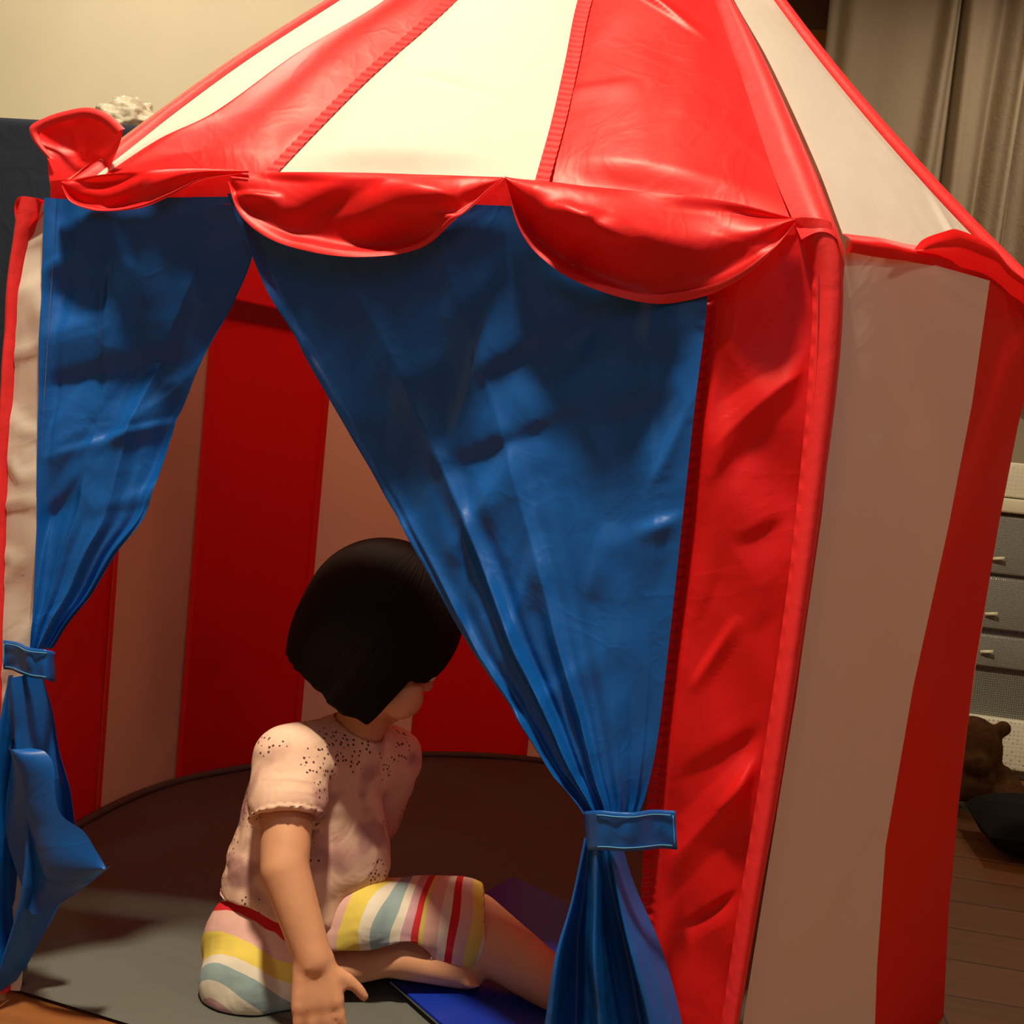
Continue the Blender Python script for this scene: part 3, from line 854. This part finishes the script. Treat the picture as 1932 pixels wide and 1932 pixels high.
hemc = J['pelvis'].lerp(J['waist'], .60); belly = on_y(628, 1610, -.372)
for a, b, ra, rb in ((hemc, J['waist'], .082, .080), (J['waist'], belly, .074, .066), (belly, J['chest'].lerp(J['upper'], .4), .066, .060), (J['waist'], J['chest'], .080, .075), (J['chest'], J['upper'], .072, .052), (J['upper'], J['shr'], .048, .041), (J['upper'], J['shl'], .048, .040),
                     (J['shr'], slr, .040, .042), (J['shl'], sll, .038, .038), (J['upper'], J['upper'].lerp(J['neck'], .45), .045, .036)):
    capsule(bm, a, b, ra, rb)
def cut(a, b, ra, rb):
    q = bmesh.new(); capsule(q, a, b, ra, rb); return q
dr_ = (J['elr']-J['shr']).normalized(); dl_ = (J['ell']-J['shl']).normalized(); dn = (J['neck']-J['upper']).normalized()
# folds of the shirt
shirt = remeshed('t_shirt', bm, shirt_mat(), body_root, .0035, 14, [cut(slr+dr_*.030, slr+dr_*.12, .035, .035), cut(sll+dl_*.024, sll+dl_*.1, .033, .033), cut(J['upper']+dn*.045, J['neck']+dn*.06, .033, .045)])
crT = creaser(5, 26, (-.15, .15, .0, .32), (.04, .14), .006, .004, (.3, .6))
for v in shirt.data.vertices:
    ax = (J['chest']-J['pelvis']).normalized(); pw = v.co+body_root.location
    dd = (pw-on_y(575, 1708, -.39)).dot(ax)+.004*math.sin(pw.x*90+pw.y*70)
    if dd < 0: v.co = v.co-ax*(dd*.96)
    ds = (pw-slr).dot(dr_)-.016
    if ds > 0 and ((pw-slr)-dr_*(pw-slr).dot(dr_)).length < .044 and pw.y < -.40: v.co = v.co-dr_*(ds*.92)+((pw-slr)-dr_*(pw-slr).dot(dr_))*.10
    p = v.co; wz = max(0, min(1, (.22-p.z)/.15))
    v.co += v.normal*(.004*wz*nz(V((p.x*.5, p.y*.5, p.z*2.4)), 17)+.0015*nz(p, 20)+.6*crT(p.x, p.z)+.001)
# shorts
def shorts_mat():
    m, nt, N, L, bs = newmat('striped_cotton')
    at = N.new('ShaderNodeAttribute'); at.attribute_name = 'run'
    r = N.new('ShaderNodeValToRGB'); r.color_ramp.interpolation = 'CONSTANT'
    cols = [(0, (.72, .42, .36)), (.12, (.75, .65, .55)), (.2, (.60, .02, .03)), (.28, (.70, .42, .38)), (.40, (.75, .60, .12)), (.54, (.75, .70, .6)), (.62, (.30, .42, .45)), (.74, (.75, .70, .6)), (.82, (.6, .35, .40)), (.9, (.60, .03, .04)), (.96, (.70, .58, .14))]
    e = r.color_ramp.elements
    e[0].position = 0; e[0].color = (*cols[0][1], 1); e[1].position = cols[1][0]; e[1].color = (*cols[1][1], 1)
    for p, c in cols[2:]:
        x = e.new(p); x.color = (*c, 1)
    fc = N.new('ShaderNodeMath'); fc.operation = 'FRACT'; L.new(at.outputs['Fac'], fc.inputs[0]); L.new(fc.outputs[0], r.inputs[0])
    L.new(r.outputs[0], bs.inputs['Base Color']); bs.inputs['Roughness'].default_value = .85; bs.inputs['Specular IOR Level'].default_value = .2
    tc = N.new('ShaderNodeTexCoord'); b = N.new('ShaderNodeBump'); b.inputs['Strength'].default_value = .4; b.inputs['Distance'].default_value = .005
    n4 = N.new('ShaderNodeTexNoise'); n4.inputs['Scale'].default_value = 20; n4.inputs['Distortion'].default_value = 1.2; L.new(tc.outputs['Object'], n4.inputs['Vector'])
    L.new(n4.outputs[0], b.inputs['Height']); L.new(b.outputs[0], bs.inputs['Normal'])
    return m
bm = bmesh.new()
kr = J['hipr'].lerp(J['knr'], .95); kl = J['hipl'].lerp(J['knl'], .93)
chains = [[J['waist'].lerp(J['pelvis'], .2), J['pelvis'], J['hipr'], kr, kr+(J['anr']-kr)*.6], [J['waist'].lerp(J['pelvis'], .4), J['pelvis'], J['hipl'], kl, kl+(J['knl']-J['hipl']).normalized()*.12]]
for a, b, ra, rb in ((chains[0][0], J['pelvis'], .070, .078), (J['pelvis'], J['hipr'], .076, .066), (J['hipr'], kr, .066, .056), (kr, kr+(J['anr']-kr)*.30, .056, .042), (J['pelvis'], on_y(690, 1738, -.395), .060, .046), (on_y(690, 1738, -.395), kl, .044, .050),
                     (J['pelvis'], J['hipl'], .074, .064), (J['hipl'], kl, .059, .056)):
    capsule(bm, a, b, ra, rb)
dk = (J['knl']-J['hipl']).normalized(); dk2 = (J['anr']-kr).normalized()
shorts = remeshed('shorts', bm, shorts_mat(), body_root, .0035, 5, [cut(kl+dk*.040, kl+dk*.15, .054, .054), cut(kr+(J['anr']-kr)*.30+dk2*.03, J['anr'], .036, .036)])
at = shorts.data.attributes.new('run', 'FLOAT', 'POINT')
for i, v in enumerate(shorts.data.vertices):
    p = v.co+body_root.location
    at.data[i].value = (p-J['pelvis']-V((0, .02, .03))).length/.10+.40+.05*nz(p, 18)
    v.co += v.normal*.003*nz(p, 30)

# ------------------------------------------------------------------ things behind the tent
# navy sofa on the left
zt = on_y(0, 217, .10)
sofa = empty('sofa', (-1.2, .5, 0), 'dark navy upholstered sofa with a high straight back behind the tent', 'sofa')
sx = on_y(238, 255, .1)
x1 = sx.x+.04
box('backrest', (-2.3, .08, .10), (x1, .26, zt.z-.004), NAVY, sofa, .02)
box('seat', (-2.3, .26, .10), (x1, .85, .42), NAVY, sofa, .03)
box('armrest', (x1-.16, .261, .10), (x1, .85, .60), NAVY, sofa, .03)
for xx in (-2.25, x1-.07):
    for yy in (.12, .78): box('leg', (xx, yy, 0), (xx+.04, yy+.04, .10), BROWN, sofa)
sofa_top = zt.z-.004
# crumpled plastic bag on the sofa back
bm = bmesh.new(); bmesh.ops.create_icosphere(bm, subdivisions=5, radius=1)
bc = on_y(240, 245, .17)
for v in bm.verts:
    d = 1+.30*noise.noise(v.co*2.2)+.16*noise.noise(v.co*5)+.06*abs(noise.noise(v.co*11))
    v.co = V((v.co.x*.050*d, v.co.y*.045*d, max(-.024, v.co.z*.034*d)))
me = bpy.data.meshes.new('plastic_bag'); bm.to_mesh(me); bm.free()
mb, nt, N, L, bs = newmat('white_plastic_film'); bs.inputs['Base Color'].default_value = (.8, .76, .62, 1); bs.inputs['Roughness'].default_value = .18
bs.inputs['Transmission Weight'].default_value = .35; bs.inputs['IOR'].default_value = 1.3
me.materials.append(mb)
bag = bpy.data.objects.new('plastic_bag', me); COL.objects.link(bag); bag.location = (bc.x, .17, sofa_top+.024)
for p in me.polygons: p.use_smooth = True
tag(bag, 'small crumpled whitish plastic bag behind the upturned red scallop', 'bag')
# plastic drawer unit on the right
def perf_mat(name, col, dens, rough=.4):
    m, nt, N, L, bs = newmat(name)
    tc = N.new('ShaderNodeTexCoord'); v = N.new('ShaderNodeTexVoronoi'); v.inputs['Scale'].default_value = dens; v.inputs['Randomness'].default_value = .15
    L.new(tc.outputs['Object'], v.inputs['Vector'])
    r = N.new('ShaderNodeValToRGB'); e = r.color_ramp.elements; e[0].position = .22; e[1].position = .34; e[0].color = (*[c*.35 for c in col], 1); e[1].color = (*col, 1)
    L.new(v.outputs['Distance'], r.inputs[0]); L.new(r.outputs[0], bs.inputs['Base Color']); bs.inputs['Roughness'].default_value = rough
    b = N.new('ShaderNodeBump'); b.inputs['Strength'].default_value = .5; b.inputs['Distance'].default_value = .002; L.new(v.outputs['Distance'], b.inputs['Height']); L.new(b.outputs[0], bs.inputs['Normal'])
    return m
CREAM = plain('cream_plastic', (.66, .62, .45), .35)
PERF = perf_mat('perforated_cream_plastic', (.66, .63, .50), 110)
PERFG = perf_mat('grey_mesh_plastic', (.20, .20, .17), 200, .25)
UY = 1.15
ux = on_y(1840, 1000, UY).x
def zz(py): return on_y(1900, py, UY).z
un = empty('drawer_unit', (ux+.3, UY+.2, 0), 'grey plastic drawer unit with perforated cream rails right of the tent', 'storage unit')
z_top = zz(872)
box('body', (ux, UY, max(.0, .0)), (ux+.62, UY+.4, z_top-.002), PERFG, un, .01)
lev = [(872, 938, 'top_rail', PERF), (940, 968, 'ledge', CREAM)]
for a, b, nm, mt in lev: box(nm, (ux-.006, UY-.03 if nm == 'ledge' else UY-.012, zz(b)), (ux+.626, UY+.1, zz(a)), mt, un, .006)
ya = 972
for k, (a, b) in enumerate(((972, 1085), (1090, 1190), (1200, 1262))):
    if zz(b) < .01: break
    d = box('drawer', (ux+.01, UY-.016, zz(b)), (ux+.61, UY+.02, zz(a)), PERFG, un, .006)
    tube('glint_bar', [V((on_y(1885, 1000, UY).x-.012, UY-.02, zz(b-28))), V((on_y(1885, 1000, UY).x+.012, UY-.03, zz(b-32)))], .004, CREAM, d)  # added cream bars imitating highlights on the drawer fronts
if zz(1450) > 0: box('lower_rail', (ux-.006, UY-.02, zz(1450)), (ux+.626, UY+.05, zz(1355)), PERF, un, .006)
# round brown toy
bz = on_z(1850, 1545, 0)
tc_ = on_y(1832, 1415, bz.y+.10)
CH = 1.0
FUR = plain('brown_plush', (.10, .045, .015), .95, .1, 60, .3, .6)
ty = empty('teddy_bear', (tc_.x, tc_.y, 0), 'round brown plush toy bear in the shadow right of the tent', 'soft toy')
bm = bmesh.new(); hr = .060
ball(bm, (tc_.x, tc_.y, tc_.z), (hr, hr*.95, hr*1.15)); ball(bm, (tc_.x-.02, tc_.y, tc_.z*.42), (.08, .075, tc_.z*.45))
for s in (-1, 1):
    ball(bm, (tc_.x+s*.055, tc_.y, tc_.z+hr*.85), .016); capsule(bm, (tc_.x+s*.06, tc_.y-.02, tc_.z*.6), (tc_.x+s*.085, tc_.y-.07, tc_.z*.35), .026, .022)
    capsule(bm, (tc_.x+s*.045, tc_.y-.03, .035), (tc_.x+s*.07, tc_.y-.11, .035), .034, .030)
ball(bm, (tc_.x, tc_.y-hr*.85, tc_.z-.015), (.032, .028, .026))
remeshed('plush_body', bm, FUR, ty, .006, 3)
# dark cushion
cc = on_z(1925, 1600, 0)
bm = bmesh.new(); bmesh.ops.create_grid(bm, x_segments=24, y_segments=24, size=1)
import itertools
ck = on_z(1830, 1600, 0)
DK = cloth('black_quilted_cloth', (.006, .006, .005), .8, 0, .2, .2)
def cushion(c, w_, d_, h_):
    n = 24; vs, fs = [], []
    for sgn in (1, -1):
        for j in range(n+1):
            for i in range(n+1):
                x, y = i/n*2-1, j/n*2-1
                e = max(0, (1-x**4)*(1-y**4))**.5
                k = 1-.06*(1-abs(x*y))*0
                vs.append(V((c.x+x*w_/2*(1-.08*(1-abs(y))**2*abs(x)*0), c.y+y*d_/2, c.z+sgn*h_/2*e*(1+.15*noise.noise(V((x*2, y*2, 1)))))))
    fs = grid_faces(n, n)+[tuple(reversed(f)) for f in grid_faces(n, n, (n+1)**2)]
    return vs, fs
bm.free()
ckz = .045
vs, fs = cushion(V((ck.x+.20, ck.y+.03, ckz)), .38, .22, ckz*1.95)
tag(link('cushion', vs, fs, DK), 'black floor cushion at the right edge beside the brown toy', 'cushion')
